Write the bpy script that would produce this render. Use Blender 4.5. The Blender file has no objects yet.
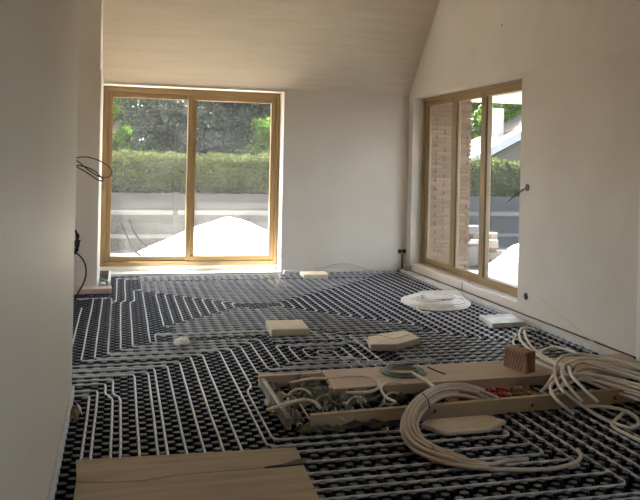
import bpy, bmesh, math, random
from mathutils import Vector, Matrix, Euler
random.seed(11)
S = 1.153            # survey unit -> metre (stud module = 50 mm)
H = 1.4              # camera height in survey units
YAW, ROLL, FPX, CY = 0.2563, 0.0218, 757.9, 162.8
scene = bpy.context.scene
col = scene.collection

# ------------------------------------------------------------------ camera
cd = bpy.data.cameras.new('camera'); cam = bpy.data.objects.new('camera', cd); col.objects.link(cam)
cam.matrix_world = Matrix.Translation((0, 0, H*S)) @ Matrix.Rotation(-YAW, 4, 'Z') @ Matrix.Rotation(math.pi/2, 4, 'X') @ Matrix.Rotation(ROLL, 4, 'Z')
cd.sensor_width = 36; cd.sensor_fit = 'HORIZONTAL'; cd.lens = FPX/640*36
cd.shift_y = -(250-CY)/640; cd.clip_start = .05; cd.clip_end = 300
scene.camera = cam
# ------------------------------------------------------------------ sky, sun, exposure
SUN_FROM = Vector((-.52, .32, .79)).normalized()
w = bpy.data.worlds.new('world'); scene.world = w; w.use_nodes = True
nt = w.node_tree; sky = nt.nodes.new('ShaderNodeTexSky'); sky.sky_type = 'NISHITA'; sky.sun_disc = False
sky.sun_elevation = math.asin(SUN_FROM.z); sky.sun_rotation = math.atan2(SUN_FROM.x, SUN_FROM.y)
sky.air_density = 1.0; sky.dust_density = 2.0
hs = nt.nodes.new('ShaderNodeHueSaturation'); hs.inputs['Saturation'].default_value = .55     # hazy summer sky
nt.links.new(sky.outputs[0], hs.inputs['Color']); nt.links.new(hs.outputs[0], nt.nodes['Background'].inputs[0]); nt.nodes['Background'].inputs[1].default_value = .36
sd = bpy.data.lights.new('sun', 'SUN'); sd.energy = 14; sd.angle = .009; sd.color = (1, .93, .82)
so = bpy.data.objects.new('sun', sd); col.objects.link(so); so.rotation_euler = (-SUN_FROM).to_track_quat('-Z', 'Y').to_euler(); so.location = (0, 12, 12)
scene.view_settings.view_transform = 'Standard'; scene.view_settings.look = 'None'
scene.view_settings.gamma = 1; scene.view_settings.use_curve_mapping = False
scene.view_settings.exposure = 2.5
scene.cycles.use_denoising = True
scene.cycles.max_bounces = 16; scene.cycles.diffuse_bounces = 10; scene.cycles.transparent_max_bounces = 16
scene.cycles.sample_clamp_indirect = 6.0

# ------------------------------------------------------------------ helpers
def ray(px, py):
    a, b = px-320, py-CY; c, s = math.cos(ROLL), math.sin(ROLL)
    X, Y = a*c+b*s, -a*s+b*c
    r, u = X/FPX, -Y/FPX
    return Vector((r*math.cos(YAW)+math.sin(YAW), -r*math.sin(YAW)+math.cos(YAW), u))
def P(px, py, z=0.0):                      # survey point on the horizontal plane z
    v = ray(px, py); t = (z-H)/v.z
    return Vector((0, 0, H))+v*t
def to_px(p):
    x, y, z = p[0], p[1], p[2]-H
    r = x*math.cos(YAW)-y*math.sin(YAW); d = x*math.sin(YAW)+y*math.cos(YAW)
    a, b = FPX*r/d, -FPX*z/d; c, s = math.cos(ROLL), math.sin(ROLL)
    return 320+a*c-b*s, CY+a*s+b*c

class MB:
    def __init__(self): self.v = []; self.f = []
    def add(self, vs, fs):
        o = len(self.v); self.v += [tuple(p) for p in vs]; self.f += [[i+o for i in f] for f in fs]; return self
    BF = [(0,3,2,1),(4,5,6,7),(0,1,5,4),(1,2,6,5),(2,3,7,6),(3,0,4,7)]
    def box(self, x0, x1, y0, y1, z0, z1):
        return self.add([(x0,y0,z0),(x1,y0,z0),(x1,y1,z0),(x0,y1,z0),(x0,y0,z1),(x1,y0,z1),(x1,y1,z1),(x0,y1,z1)], self.BF)
    def obox(self, c, sx, sy, sz, rot=(0,0,0)):
        m = Euler(rot).to_matrix(); c = Vector(c)
        q = [(-1,-1,-1),(1,-1,-1),(1,1,-1),(-1,1,-1),(-1,-1,1),(1,-1,1),(1,1,1),(-1,1,1)]
        return self.add([c+m@Vector((a*sx/2,b*sy/2,d*sz/2)) for a,b,d in q], self.BF)
    def prism(self, poly, z0, z1):
        n = len(poly); vs = [(p[0],p[1],z0) for p in poly]+[(p[0],p[1],z1) for p in poly]
        fs = [list(range(n))[::-1], [n+i for i in range(n)]]+[(i,(i+1)%n,n+(i+1)%n,n+i) for i in range(n)]
        return self.add(vs, fs)
    def extr_x(self, poly, x0, x1):        # polygon in (y,z) extruded along x
        n = len(poly); vs = [(x0,p[0],p[1]) for p in poly]+[(x1,p[0],p[1]) for p in poly]
        return self.add(vs, [list(range(n)), [n+i for i in range(n)][::-1]]+[(i,n+i,n+(i+1)%n,(i+1)%n) for i in range(n)])
    def tube(self, pts, r, n=8, closed=False):
        pts = [Vector(p) for p in pts]; m = len(pts)
        if m < 2: return self
        def tan(i):
            if closed: d = pts[(i+1)%m]-pts[i-1]
            else: d = pts[min(i+1,m-1)]-pts[max(i-1,0)]
            return d.normalized() if d.length > 1e-9 else Vector((1,0,0))
        t = tan(0); up = Vector((0,0,1)) if abs(t.z) < .9 else Vector((1,0,0))
        nrm = (up-t*up.dot(t)).normalized(); vs = []
        for i in range(m):
            t = tan(i); nrm = (nrm-t*nrm.dot(t)).normalized(); b = t.cross(nrm)
            rr = r[i] if isinstance(r, (list, tuple)) else r
            for k in range(n):
                a = 2*math.pi*(k+.5)/n; vs.append(pts[i]+nrm*math.cos(a)*rr+b*math.sin(a)*rr)
        fs = []
        for i in range(m if closed else m-1):
            j = (i+1)%m
            for k in range(n): fs.append((i*n+k, i*n+(k+1)%n, j*n+(k+1)%n, j*n+k))
        if not closed: fs += [list(range(n))[::-1], [(m-1)*n+k for k in range(n)]]
        return self.add(vs, fs)
    def lathe(self, prof, c, n=12, axis=(0,0,1)):   # prof [(r,h)...]
        ax = Vector(axis).normalized(); up = Vector((0,0,1)) if abs(ax.z) < .9 else Vector((1,0,0))
        u = up.cross(ax).normalized(); w_ = ax.cross(u); c = Vector(c); vs = []
        for r, h in prof:
            for k in range(n):
                a = 2*math.pi*k/n; vs.append(c+ax*h+u*math.cos(a)*r+w_*math.sin(a)*r)
        fs = [(i*n+k, i*n+(k+1)%n, (i+1)*n+(k+1)%n, (i+1)*n+k) for i in range(len(prof)-1) for k in range(n)]
        fs += [list(range(n))[::-1], [(len(prof)-1)*n+k for k in range(n)]]
        return self.add(vs, fs)

def tag(o, label=None, cat=None, group=None, kind=None):
    if label: o['label'] = label
    if cat: o['category'] = cat
    if group: o['group'] = group
    if kind: o['kind'] = kind
    return o
def mesh_of(name, vs, fs, mat, bevel=0, smooth=False, seg=1):
    me = bpy.data.meshes.new(name); me.from_pydata([(p[0]*S, p[1]*S, p[2]*S) for p in vs], [], fs)
    if bevel:
        bm = bmesh.new(); bm.from_mesh(me)
        bmesh.ops.bevel(bm, geom=[e for e in bm.edges if e.calc_face_angle(0) > .5], offset=bevel*S, segments=seg, affect='EDGES', profile=.5)
        bm.to_mesh(me); bm.free()
    me.validate(); me.materials.append(mat)
    if smooth: me.polygons.foreach_set('use_smooth', [True]*len(me.polygons))
    return me
def build(mb, name, mat, parent=None, bevel=0, smooth=False, origin=None, **t):
    if parent is not None:
        o0 = Vector(parent['_o'])
        org = o0
        if parent.parent is not None or True: org = o0
    else:
        if origin is None:
            xs, ys, zs = zip(*mb.v); origin = ((min(xs)+max(xs))/2, (min(ys)+max(ys))/2, min(zs))
        org = Vector(origin)
    me = mesh_of(name, [(p[0]-org[0], p[1]-org[1], p[2]-org[2]) for p in mb.v], mb.f, mat, bevel, smooth)
    o = bpy.data.objects.new(name, me); col.objects.link(o)
    if parent is not None: o.parent = parent
    else: o.location = org*S
    o['_o'] = list(org)
    return tag(o, **t)
def thing(name, loc, **t):
    o = bpy.data.objects.new(name, None); col.objects.link(o); o.location = Vector(loc)*S; o.empty_display_size = .1
    o['_o'] = list(loc); return tag(o, **t)
def place(name, me, loc, parent=None, rot=(0,0,0), sc=(1,1,1), **t):      # share mesh data
    o = bpy.data.objects.new(name, me); col.objects.link(o)
    off = Vector(parent['_o']) if parent is not None else Vector((0,0,0))
    o.parent = parent; o.location = (Vector(loc)-off)*S; o.rotation_euler = rot; o.scale = sc; o['_o'] = list(loc)
    return tag(o, **t)
def smooth_path(pts, n=6):
    pts = [Vector(p) for p in pts]; out = []
    for i in range(len(pts)-1):
        p0 = pts[i-1] if i else pts[0]*2-pts[1]; p1, p2 = pts[i], pts[i+1]
        p3 = pts[i+2] if i+2 < len(pts) else pts[-1]*2-pts[-2]
        for k in range(n):
            t = k/n; out.append(.5*((2*p1)+(p2-p0)*t+(2*p0-5*p1+4*p2-p3)*t*t+(3*p1-p0-3*p2+p3)*t**3))
    out.append(pts[-1]); return out
def fillet(pts, r=.05, n=4):
    pts = [Vector(p) for p in pts]; out = [pts[0]]
    for i in range(1, len(pts)-1):
        a, b, c = pts[i-1], pts[i], pts[i+1]; d1, d2 = (a-b), (c-b)
        k = min(r, d1.length*.49, d2.length*.49)
        p, q = b+d1.normalized()*k, b+d2.normalized()*k
        for j in range(n+1):
            t = j/n; out.append((1-t)**2*p+2*t*(1-t)*b+t*t*q)
    out.append(pts[-1]); return out

# ------------------------------------------------------------------ materials
def mat(name, c, rough=.6, c2=None, scale=8, mix=(.4,.6), stretch=(1,1,1), bump=0, bscale=None, spec=.5, metal=0, detail=4, coat=0):
    m = bpy.data.materials.new(name); m.use_nodes = True; n = m.node_tree; b = n.nodes['Principled BSDF']
    b.inputs['Base Color'].default_value = (*c, 1); b.inputs['Roughness'].default_value = rough
    b.inputs['Specular IOR Level'].default_value = spec; b.inputs['Metallic'].default_value = metal
    if c2 or bump:
        tc = n.nodes.new('ShaderNodeTexCoord'); mp = n.nodes.new('ShaderNodeMapping'); mp.inputs['Scale'].default_value = stretch
        n.links.new(tc.outputs['Object'], mp.inputs[0])
        nz = n.nodes.new('ShaderNodeTexNoise'); nz.inputs['Scale'].default_value = scale; nz.inputs['Detail'].default_value = detail
        n.links.new(mp.outputs[0], nz.inputs[0])
        if c2:
            r = n.nodes.new('ShaderNodeValToRGB'); r.color_ramp.elements[0].position, r.color_ramp.elements[1].position = mix
            r.color_ramp.elements[0].color = (*c, 1); r.color_ramp.elements[1].color = (*c2, 1)
            n.links.new(nz.outputs[0], r.inputs[0]); n.links.new(r.outputs[0], b.inputs['Base Color'])
        if bump:
            src = nz
            if bscale:
                src = n.nodes.new('ShaderNodeTexNoise'); src.inputs['Scale'].default_value = bscale; n.links.new(mp.outputs[0], src.inputs[0])
            bp = n.nodes.new('ShaderNodeBump'); bp.inputs['Strength'].default_value = bump; bp.inputs['Distance'].default_value = .01
            n.links.new(src.outputs[0], bp.inputs['Height']); n.links.new(bp.outputs[0], b.inputs['Normal'])
    return m
M = {}
M['plaster'] = mat('plaster', (.70,.645,.585), .85, (.65,.595,.535), 1.6, (.3,.7), bump=.08, bscale=60, spec=.2)
M['plaster_left'] = mat('plaster_left', (.72,.635,.52), .6, (.68,.595,.485), 1.2, (.3,.7), (.6,.6,.15), bump=.05, bscale=40, spec=.3)
M['ceiling'] = mat('ceiling', (.70,.61,.50), .85, (.65,.56,.45), 5, (.35,.65), (.25,3,3), spec=.2)
M['foam'] = mat('foam', (.72,.70,.67), .7, (.66,.63,.60), 9)
M['foam_block'] = mat('foam_block', (.76,.66,.51), .75, (.71,.60,.45), 12)
M['pale_board'] = mat('pale_board', (.86,.85,.83), .3, (.6,.56,.5), 6)  # base colour whitened to stand in for the board's window reflection
M['window_wood'] = mat('window_wood', (.36,.245,.12), .45, (.29,.19,.088), 6, (.35,.65), (8,8,.6))
M['window_wood_x'] = mat('window_wood_x', (.36,.245,.12), .45, (.29,.19,.088), 6, (.35,.65), (.6,8,8))
M['window_wood_y'] = mat('window_wood_y', (.36,.245,.12), .45, (.29,.19,.088), 6, (.35,.65), (8,.6,8))
M['gasket'] = mat('gasket', (.03,.03,.03), .6)
M['white_paint'] = mat('white_paint', (.78,.76,.72), .5)
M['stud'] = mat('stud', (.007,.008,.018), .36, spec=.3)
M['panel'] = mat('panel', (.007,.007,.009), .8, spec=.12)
M['stud_top'] = mat('stud_top', (.062,.067,.100), .40, (.040,.044,.070), 30, spec=.5)  # lightened and blued to imitate window and sky reflection on the studs
M['pipe'] = mat('pipe', (.60,.60,.62), .38, (.52,.52,.535), 14, spec=.5)
M['pipe_white'] = mat('pipe_white', (.86,.81,.73), .35, (.80,.74,.66), 12, spec=.5)
M['pipe_cream'] = mat('pipe_cream', (.68,.58,.46), .42, (.62,.52,.40), 12)
M['ply'] = mat('ply', (.54,.42,.29), .7, (.40,.30,.20), 3.2, (.35,.7), (.55,5,5), bump=.2, bscale=30)
M['plank'] = mat('plank', (.56,.43,.26), .65, (.46,.33,.18), 4, (.35,.7), (.5,7,7), bump=.1)
M['board'] = mat('board', (.60,.47,.35), .7, (.51,.39,.28), 4, (.35,.7), (.5,7,7), bump=.1)
M['knot'] = mat('knot', (.16,.08,.035), .6)
M['black_plastic'] = mat('black_plastic', (.012,.012,.012), .45)
M['dark_cable'] = mat('dark_cable', (.018,.017,.015), .45)
M['green_cable'] = mat('green_cable', (.03,.05,.02), .5)
M['grey_metal'] = mat('grey_metal', (.35,.35,.36), .35, metal=.8)
M['brick_block'] = mat('brick_block', (.42,.235,.165), .8, (.33,.175,.12), 7, (.35,.65), bump=.3)
M['groove'] = mat('groove', (.17,.085,.055), .85)
M['film'] = mat('film', (.34,.30,.24), .3, (.22,.19,.15), 14)
M['film_green'] = mat('film_green', (.12,.14,.09), .4, (.07,.08,.055), 16)
M['film_dark'] = mat('film_dark', (.035,.035,.03), .4, (.06,.06,.05), 20)
M['scrap_wood'] = mat('scrap_wood', (.24,.17,.10), .7, (.17,.12,.07), 18)
M['green_hose'] = mat('green_hose', (.14,.19,.13), .4, (.19,.24,.17), 14)
M['red_cap'] = mat('red_cap', (.48,.08,.06), .45, (.36,.06,.045), 20)
M['brown_cap'] = mat('brown_cap', (.36,.20,.12), .5, (.26,.14,.08), 20)
M['pink_foam'] = mat('pink_foam', (.62,.50,.45), .7, (.54,.42,.37), 8)
M['ground'] = mat('ground', (.035,.033,.032), .95, (.02,.019,.018), 1.5, (.35,.65), bump=.4, bscale=8)
M['added_terrace'] = mat('added_terrace', (.62,.56,.48), .9, (.54,.48,.41), 3)
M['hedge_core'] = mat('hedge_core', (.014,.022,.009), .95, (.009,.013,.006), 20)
M['sand'] = mat('sand', (.80,.77,.71), .95, (.72,.69,.63), 7, bump=.5, bscale=18)
M['concrete_panel'] = mat('concrete_panel', (.018,.018,.020), .8, (.014,.014,.016), 5)
M['fence_rail'] = mat('fence_rail', (.065,.065,.066), .7)
M['brick'] = mat('brick', (.235,.128,.064), .9, (.185,.098,.047), 3, (.35,.65), bump=.2)
M['brick_b'] = mat('brick_b', (.29,.175,.095), .9, (.235,.138,.072), 3, (.35,.65), bump=.2)
M['mortar'] = mat('mortar', (.24,.20,.155), .95)
M['bark'] = mat('bark', (.10,.07,.05), .9, (.06,.04,.03), 6, stretch=(4,4,.6), bump=.4)
M['roof_white'] = mat('roof_white', (.30,.295,.285), .7)
M['roof_brown'] = mat('roof_brown', (.085,.065,.05), .85)
M['render_wall'] = mat('render_wall', (.12,.10,.085), .9)
M['orange'] = mat('orange', (.14,.05,.022), .6)
M['insulation_top'] = mat('insulation_top', (.70,.69,.68), .8)
def leaf_mat(name, c, c2, trans=.35):
    m = bpy.data.materials.new(name); m.use_nodes = True; n = m.node_tree; out = n.nodes['Material Output']
    b = n.nodes['Principled BSDF']; b.inputs['Roughness'].default_value = .85; b.inputs['Specular IOR Level'].default_value = .15
    oi = n.nodes.new('ShaderNodeNewGeometry'); r = n.nodes.new('ShaderNodeValToRGB')
    r.color_ramp.elements[0].color = (*c,1); r.color_ramp.elements[1].color = (*c2,1)
    n.links.new(oi.outputs['Random Per Island'], r.inputs[0]); n.links.new(r.outputs[0], b.inputs['Base Color'])
    t = n.nodes.new('ShaderNodeBsdfTranslucent'); n.links.new(r.outputs[0], t.inputs[0])
    mx = n.nodes.new('ShaderNodeMixShader'); mx.inputs[0].default_value = trans
    n.links.new(b.outputs[0], mx.inputs[1]); n.links.new(t.outputs[0], mx.inputs[2]); n.links.new(mx.outputs[0], out.inputs[0])
    return m
M['hedge_leaf'] = leaf_mat('hedge_leaf', (.030,.040,.012), (.068,.078,.022))
M['pine_leaf'] = leaf_mat('pine_leaf', (.014,.019,.015), (.026,.034,.024), .25)
M['bright_leaf'] = leaf_mat('bright_leaf', (.055,.11,.014), (.11,.18,.03), .5)
def glass_mat():
    m = bpy.data.materials.new('dusty_glass'); m.use_nodes = True; n = m.node_tree; out = n.nodes['Material Output']
    n.nodes.remove(n.nodes['Principled BSDF'])
    tr = n.nodes.new('ShaderNodeBsdfTransparent'); tr.inputs[0].default_value = (.93,.95,.94,1)
    gl = n.nodes.new('ShaderNodeBsdfGlossy'); gl.inputs['Roughness'].default_value = .03
    lw = n.nodes.new('ShaderNodeLayerWeight'); pw_ = n.nodes.new('ShaderNodeMath'); pw_.operation = 'POWER'; pw_.inputs[1].default_value = 5
    fr = n.nodes.new('ShaderNodeMapRange'); fr.inputs['To Min'].default_value = .03; fr.inputs['To Max'].default_value = .9
    n.links.new(lw.outputs['Facing'], pw_.inputs[0]); n.links.new(pw_.outputs[0], fr.inputs[0])
    m1 = n.nodes.new('ShaderNodeMixShader'); n.links.new(fr.outputs[0], m1.inputs[0]); n.links.new(tr.outputs[0], m1.inputs[1]); n.links.new(gl.outputs[0], m1.inputs[2])
    df = n.nodes.new('ShaderNodeBsdfTranslucent'); df.inputs[0].default_value = (.85,.85,.85,1)
    tc = n.nodes.new('ShaderNodeTexCoord'); nz = n.nodes.new('ShaderNodeTexNoise'); nz.inputs['Scale'].default_value = 3; nz.inputs['Detail'].default_value = 6
    n.links.new(tc.outputs['Object'], nz.inputs[0])
    mr = n.nodes.new('ShaderNodeMapRange'); mr.inputs['From Min'].default_value = .3; mr.inputs['From Max'].default_value = .7; mr.inputs['To Min'].default_value = .007; mr.inputs['To Max'].default_value = .017
    n.links.new(nz.outputs[0], mr.inputs[0])
    m2 = n.nodes.new('ShaderNodeMixShader'); n.links.new(mr.outputs[0], m2.inputs[0]); n.links.new(m1.outputs[0], m2.inputs[1]); n.links.new(df.outputs[0], m2.inputs[2])
    n.links.new(m2.outputs[0], out.inputs[0]); return m
M['glass'] = glass_mat()

# ------------------------------------------------------------------ room shell
XR, YB, XL = 3.62, 9.28, -.25            # right wall face, back wall face, left wall face
ZE = 2.30                                # eaves line
def ceil_z(y): return ZE+(YB-y)*1.15
YRIDGE = 7.9; YREAR = -1.2; ZR = ceil_z(YRIDGE)
fl = build(MB().box(-2.4, 4.0, YREAR, 9.75, -.14, 0).box(4.0, 5.4, 3.5, 4.75, -.14, 0), 'floor', M['panel'], kind='structure', label='black studded underfloor heating panels covering the whole floor')
# back wall with the opening for the tall window
WX0, WX1, WZ1 = -.25, 1.955, 2.275
mb = MB().box(-2.4, WX0, YB, 9.75, 0, 2.75).box(WX1, 3.838, YB, 9.75, 0, 2.75).box(WX0, WX1, YB, 9.75, WZ1, 2.75).box(WX0, WX1, 9.52, 9.75, -.14, .03)
build(mb, 'wall_back', M['plaster'], kind='structure', label='pale plastered back wall around the tall window')
build(MB().box(WX0, WX1, YB-.005, 9.53, 0, .03), 'trim_1', M['white_paint'], kind='structure', label='white sunlit threshold under the back window')
# right wall: opening for the three-light window, upper gable a touch proud
RY0, RY1, RZ0, RZ1 = 6.40, 9.13, .13, 2.26
mb = MB().box(XR, 4.0, YREAR, .6, 0, 2.29).box(XR, 4.0, 2.0, 3.7, 0, 2.29).box(XR, 4.0, .6, 2.0, 2.26, 2.29).box(XR, 4.0, .6, 2.0, 0, .9).box(XR, 4.0, 3.7, 4.68, 2.1, 2.29).box(XR, 4.0, 4.68, RY0, 0, 2.29).box(XR, 3.838, RY1, YB+.02, 0, 2.29).box(XR, 4.0, RY0, RY1, 0, RZ0).box(XR, 4.0, RY0, RY1, RZ1, 2.29)
build(mb, 'wall_right', M['plaster'], kind='structure', label='plain plastered wall on the right holding the three-light window')
mb = MB().extr_x([(YREAR, 2.29), (YB+.02, 2.29), (YB+.02, ceil_z(YB+.02)+.1), (YRIDGE, ZR+.3), (YREAR, ceil_z(YRIDGE)+.3)], XR-.006, 4.0)
build(mb, 'wall_gable', M['plaster'], kind='structure', label='upper gable part of the right wall under the sloping ceiling')
build(MB().box(XR-.004, XR+.012, 4.66, 4.70, 0, 2.29), 'trim_2', M['white_paint'], kind='structure', label='corner bead at the near end of the right wall')
build(MB().box(4.0, 5.4, 4.68, 4.8, -.1, 2.29).box(5.3, 5.4, 3.55, 4.68, -.1, 2.29).box(4.0, 5.4, 3.45, 3.55, -.1, 2.29), 'wall_side_room', M['plaster'], kind='structure', label='walls of the closet beyond the right wall end')
build(MB().box(4.0, 5.4, 3.45, 4.8, 2.29, 2.4), 'ceiling_side_room', M['plaster'], kind='structure', label='flat ceiling of the closet')
# left: near wall, opening, pier with bulkhead
build(MB().box(-.45, XL, YREAR, 4.585, 0, ZR+.3), 'wall_left', M['plaster_left'], kind='structure', label='long plain plastered wall filling the left edge')
mb = MB().box(-2.4, -.222, 8.18, YB, 0, 2.32).box(-2.4, -.232, 8.192, YB, 2.32, 6.5)
build(mb, 'wall_pier', M['plaster'], kind='structure', label='plastered pier beside the left jamb of the back window')
build(MB().box(-2.6, -2.4, YREAR, 5.2, 0, 6.5).box(-2.6, -2.4, 6.3, YB, 0, 6.5).box(-2.6, -2.4, 5.2, 6.3, 0, .7).box(-2.6, -2.4, 5.2, 6.3, 2.1, 6.5).box(-2.4, -.45, YREAR-.2, YREAR, 0, 6.5), 'wall_far_left', M['plaster'], kind='structure', label='outer wall of the space beyond the left opening')
build(MB().box(-.45, 4.0, YREAR-.2, YREAR, 0, ZR+.3), 'wall_rear', M['plaster'], kind='structure', label='plastered wall behind the camera')
c = MB().extr_x([(YB+.02, ceil_z(YB+.02)), (YB+.02, ceil_z(YB+.02)+.3), (YRIDGE, ZR+.3), (YREAR-.2, ZR+.3), (YREAR-.2, ZR), (YRIDGE, ZR)], -2.6, 4.0)
build(c, 'ceiling', M['ceiling'], kind='structure', label='steep sloping plastered ceiling rising from the back wall')
# edge insulation strips
build(MB().box(XR-.105, XR-.018, 4.7, YB-.03, 0, .045), 'baseboard_right', M['foam'], kind='structure', label='white foam edge strip along the right wall', bevel=.004)
build(MB().box(XR-.018, XR, 4.7, YB, 0, .05), 'gap_shade_strip', M['black_plastic'], kind='structure', label='black strip standing in for the shade in the gap between edge strip and right wall')  # solid black strip in place of the shadow inside the gap
build(MB().box(WX1+.03, XR-.12, YB-.035, YB, 0, .05), 'baseboard_back', M['foam'], kind='structure', label='white foam edge strip along the back wall', bevel=.004)
build(MB().box(XL, XL+.016, 2.2, 4.58, 0, .085), 'baseboard_left', M['foam'], kind='structure', label='cream foam edge strip along the left wall', bevel=.003)
build(MB().box(3.7, 3.712, 7.58, 7.595, .13, .02+.13).box(XR-.006, XR+.001, 7.575, 7.60, .0, .135), 'trim_4', M['grey_metal'], kind='structure', label='thin grey joint strip in the low wall below the right window')

# ------------------------------------------------------------------ windows
def part(parent, name, matl, bevel=0, **b):
    return build(b['mb'], name, matl, parent, bevel=bevel)
w1 = thing('window_1', (.85, 9.52, .03), kind='structure', label='tall two-light timber window in the back wall')
FY0, FY1 = 9.52, 9.60; fx0, fx1, fz0, fz1 = -.246, 1.95, .086, 2.272
def bx(parent, name, m, *a, bevel=.004): return build(MB().box(*a), name, m, parent, bevel=bevel)
bx(w1, 'sub_frame', M['white_paint'], fx0, fx1, FY0+.005, FY1, .03, fz0)
bx(w1, 'frame_jamb', M['window_wood'], fx0, fx0+.075, FY0, FY1, fz0, fz1)
bx(w1, 'frame_jamb', M['window_wood'], fx1-.045, fx1, FY0, FY1, fz0, fz1)
bx(w1, 'frame_head', M['window_wood_x'], fx0+.075, fx1-.045, FY0, FY1, fz1-.065, fz1)
bx(w1, 'frame_sill', M['window_wood_x'], fx0+.075, fx1-.045, FY0, FY1, fz0, fz0+.055)
XM = .845
for (a, b, yo, nm) in ((fx0+.075, XM+.055, .03, 'fixed_sash'), (XM-.055, fx1-.045, .012, 'sliding_sash')):
    z0, z1 = fz0+.055, fz1-.065; t = .062
    sash = bx(w1, nm, M['window_wood'], a, a+t, FY0+yo, FY1-.005, z0, z1)
    bx(sash, 'stile', M['window_wood'], b-t, b, FY0+yo, FY1-.005, z0, z1)
    bx(sash, 'top_rail', M['window_wood_x'], a+t, b-t, FY0+yo, FY1-.005, z1-t, z1)
    bx(sash, 'bottom_rail', M['window_wood_x'], a+t, b-t, FY0+yo, FY1-.005, z0, z0+t)
    bx(sash, 'pane', M['glass'], a+t-.005, b-t+.005, FY0+.05, FY0+.056, z0+t-.005, z1-t+.005, bevel=0)
w2 = thing('window_2', (3.8, 7.7, .1), kind='structure', label='three-light timber window in the right wall')
GX0, GX1 = 3.755, 3.835; gy0, gy1, gz0, gz1 = 6.15, 9.128, .10, 2.275
bx(w2, 'frame_jamb', M['window_wood'], GX0, GX1, gy1-.05, gy1, gz0, gz1)
bx(w2, 'frame_jamb', M['window_wood'], GX0, GX1, gy0, gy0+.06, gz0, gz1)
bx(w2, 'frame_head', M['window_wood_y'], GX0, GX1, gy0+.06, gy1-.05, gz1-.065, gz1)
bx(w2, 'frame_sill', M['window_wood_y'], GX0, GX1, gy0+.06, gy1-.05, gz0, gz0+.06)
for k, (a, b, xo) in enumerate(((8.21, gy1-.05, .02), (7.45, 8.215, .012), (gy0+.06, 7.455, .0))):
    z0, z1 = gz0+.06, gz1-.065; t = .07
    sash = bx(w2, ('fixed_sash', 'sliding_sash', 'sliding_sash')[k], M['window_wood'], GX0+xo, GX1-.005, a, a+t, z0, z1)
    bx(sash, 'stile', M['window_wood'], GX0+xo, GX1-.005, b-t, b, z0, z1)
    bx(sash, 'top_rail', M['window_wood_y'], GX0+xo, GX1-.005, a+t, b-t, z1-.06, z1)
    bx(sash, 'bottom_rail', M['window_wood_y'], GX0+xo, GX1-.005, a+t, b-t, z0, z0+.06)
    bx(sash, 'gasket', M['gasket'], GX0+xo+.012, GX0+xo+.02, b-t-.008, b-t+.002, z0+.06, z1-.06, bevel=0)
    bx(sash, 'pane', M['glass'], GX0+.045, GX0+.051, a+t-.005, b-t+.005, z0+.055, z1-.055, bevel=0)
bx(w2, 'sill_board', M['white_paint'], XR+.002, GX0+.01, RY0, RY1, RZ0-.03, RZ0+.002)

w4 = thing('fill_window_left', (-2.5, 5.75, .7), kind='structure', label='unseen timber window added to light the space beyond the left opening')  # added out of view as fill light for the pier and right wall
for y in (5.2, 5.72, 6.24): bx(w4, 'frame_jamb', M['window_wood'], -2.54, -2.46, y, y+.06, .7, 2.1)
for zz in (.7, 2.04): bx(w4, 'frame_rail', M['window_wood_y'], -2.539, -2.461, 5.2, 6.3, zz, zz+.06)
for y in (5.26, 5.78): bx(w4, 'pane', M['glass'], -2.503, -2.497, y, y+.46, .76, 2.04, bevel=0)
build(MB().box(-2.4, -.52, 4.6, 8.17, 0, .012), 'floor_side', M['added_terrace'], kind='structure', label='bare screed in the space beyond the left opening')
w3 = thing('fill_window_right', (3.8, 1.3, .9), kind='structure', label='unseen two-light timber window added beside the camera to light the left wall')  # extra daylight source beside the camera, added to brighten the left wall
for y in (.6, 1.27, 1.94): bx(w3, 'frame_jamb', M['window_wood'], GX0, GX1, y, y+.06, .9, 2.26)
for zz in (.9, 2.2): bx(w3, 'frame_rail', M['window_wood_y'], GX0+.001, GX1-.001, .6, 2.0, zz, zz+.06)
for y in (.66, 1.33): bx(w3, 'pane', M['glass'], GX0+.04, GX0+.046, y, y+.61, .96, 2.2, bevel=0)
# ------------------------------------------------------------------ outdoors: ground, eave, canopy, wing wall
build(MB().box(-30, 45, 9.75, 60, -.3, -.12).box(4.0, 45, -20, 9.75, -.3, -.12).box(-30, -2.6, -20, 9.75, -.3, -.12), 'ground', M['ground'], kind='structure', label='bare earth around the house')
build(MB().box(-3, 4.0, 9.75, 10.17, 2.34, 2.46).box(4.0, 6.0, 5.0, 10.17, 2.34, 2.46), 'roof_overhang', M['white_paint'], kind='structure', label='white soffit of the eave and side canopy')
build(MB().box(-3, 4.0, 9.75, 11.1, -.12, -.09).box(4.0, 6.6, 4.5, 9.9, -.12, -.09), 'added_terrace', M['added_terrace'], kind='structure', label='pale concrete slab added along the house to bounce sunlight indoors')  # unseen pale slab, added to throw sunlight up onto the ceiling
ww = thing('wing_wall', (4.25, 9.4, -.12), label='brick wing wall standing outside the right window', cat='brick wall')
build(MB().box(3.842, 4.425, 9.145, 9.7, -.12, 2.335), 'core', M['mortar'], ww)
bm_ = mesh_of('brick', *(lambda q: (q.v, q.f))(MB().box(-.104, .104, -.01, .012, -.0235, .0235)), M['brick'], bevel=.003)
bm2 = bm_.copy(); bm2.materials[0] = M['brick_b']
z = -.09; row = 0
while z < 2.33:
    x = 3.842-(.11 if row % 2 else .0)
    while x < 4.44:
        x0, x1 = max(x, 3.844), min(x+.208, 4.44)
        if x1-x0 > .03:
            place('brick', random.choice((bm_, bm_, bm2)), ((x0+x1)/2, 9.138+random.uniform(-.003,.002), z), ww, sc=((x1-x0)/.208, 1, 1))
        x += .219
    z += .0565; row += 1
for r_ in range(0, 43):
    place('brick', random.choice((bm_, bm2)), (4.432, 9.25+(.11 if r_ % 2 else 0), -.09+r_*.0565), ww, rot=(0,0,-math.pi/2))

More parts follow.
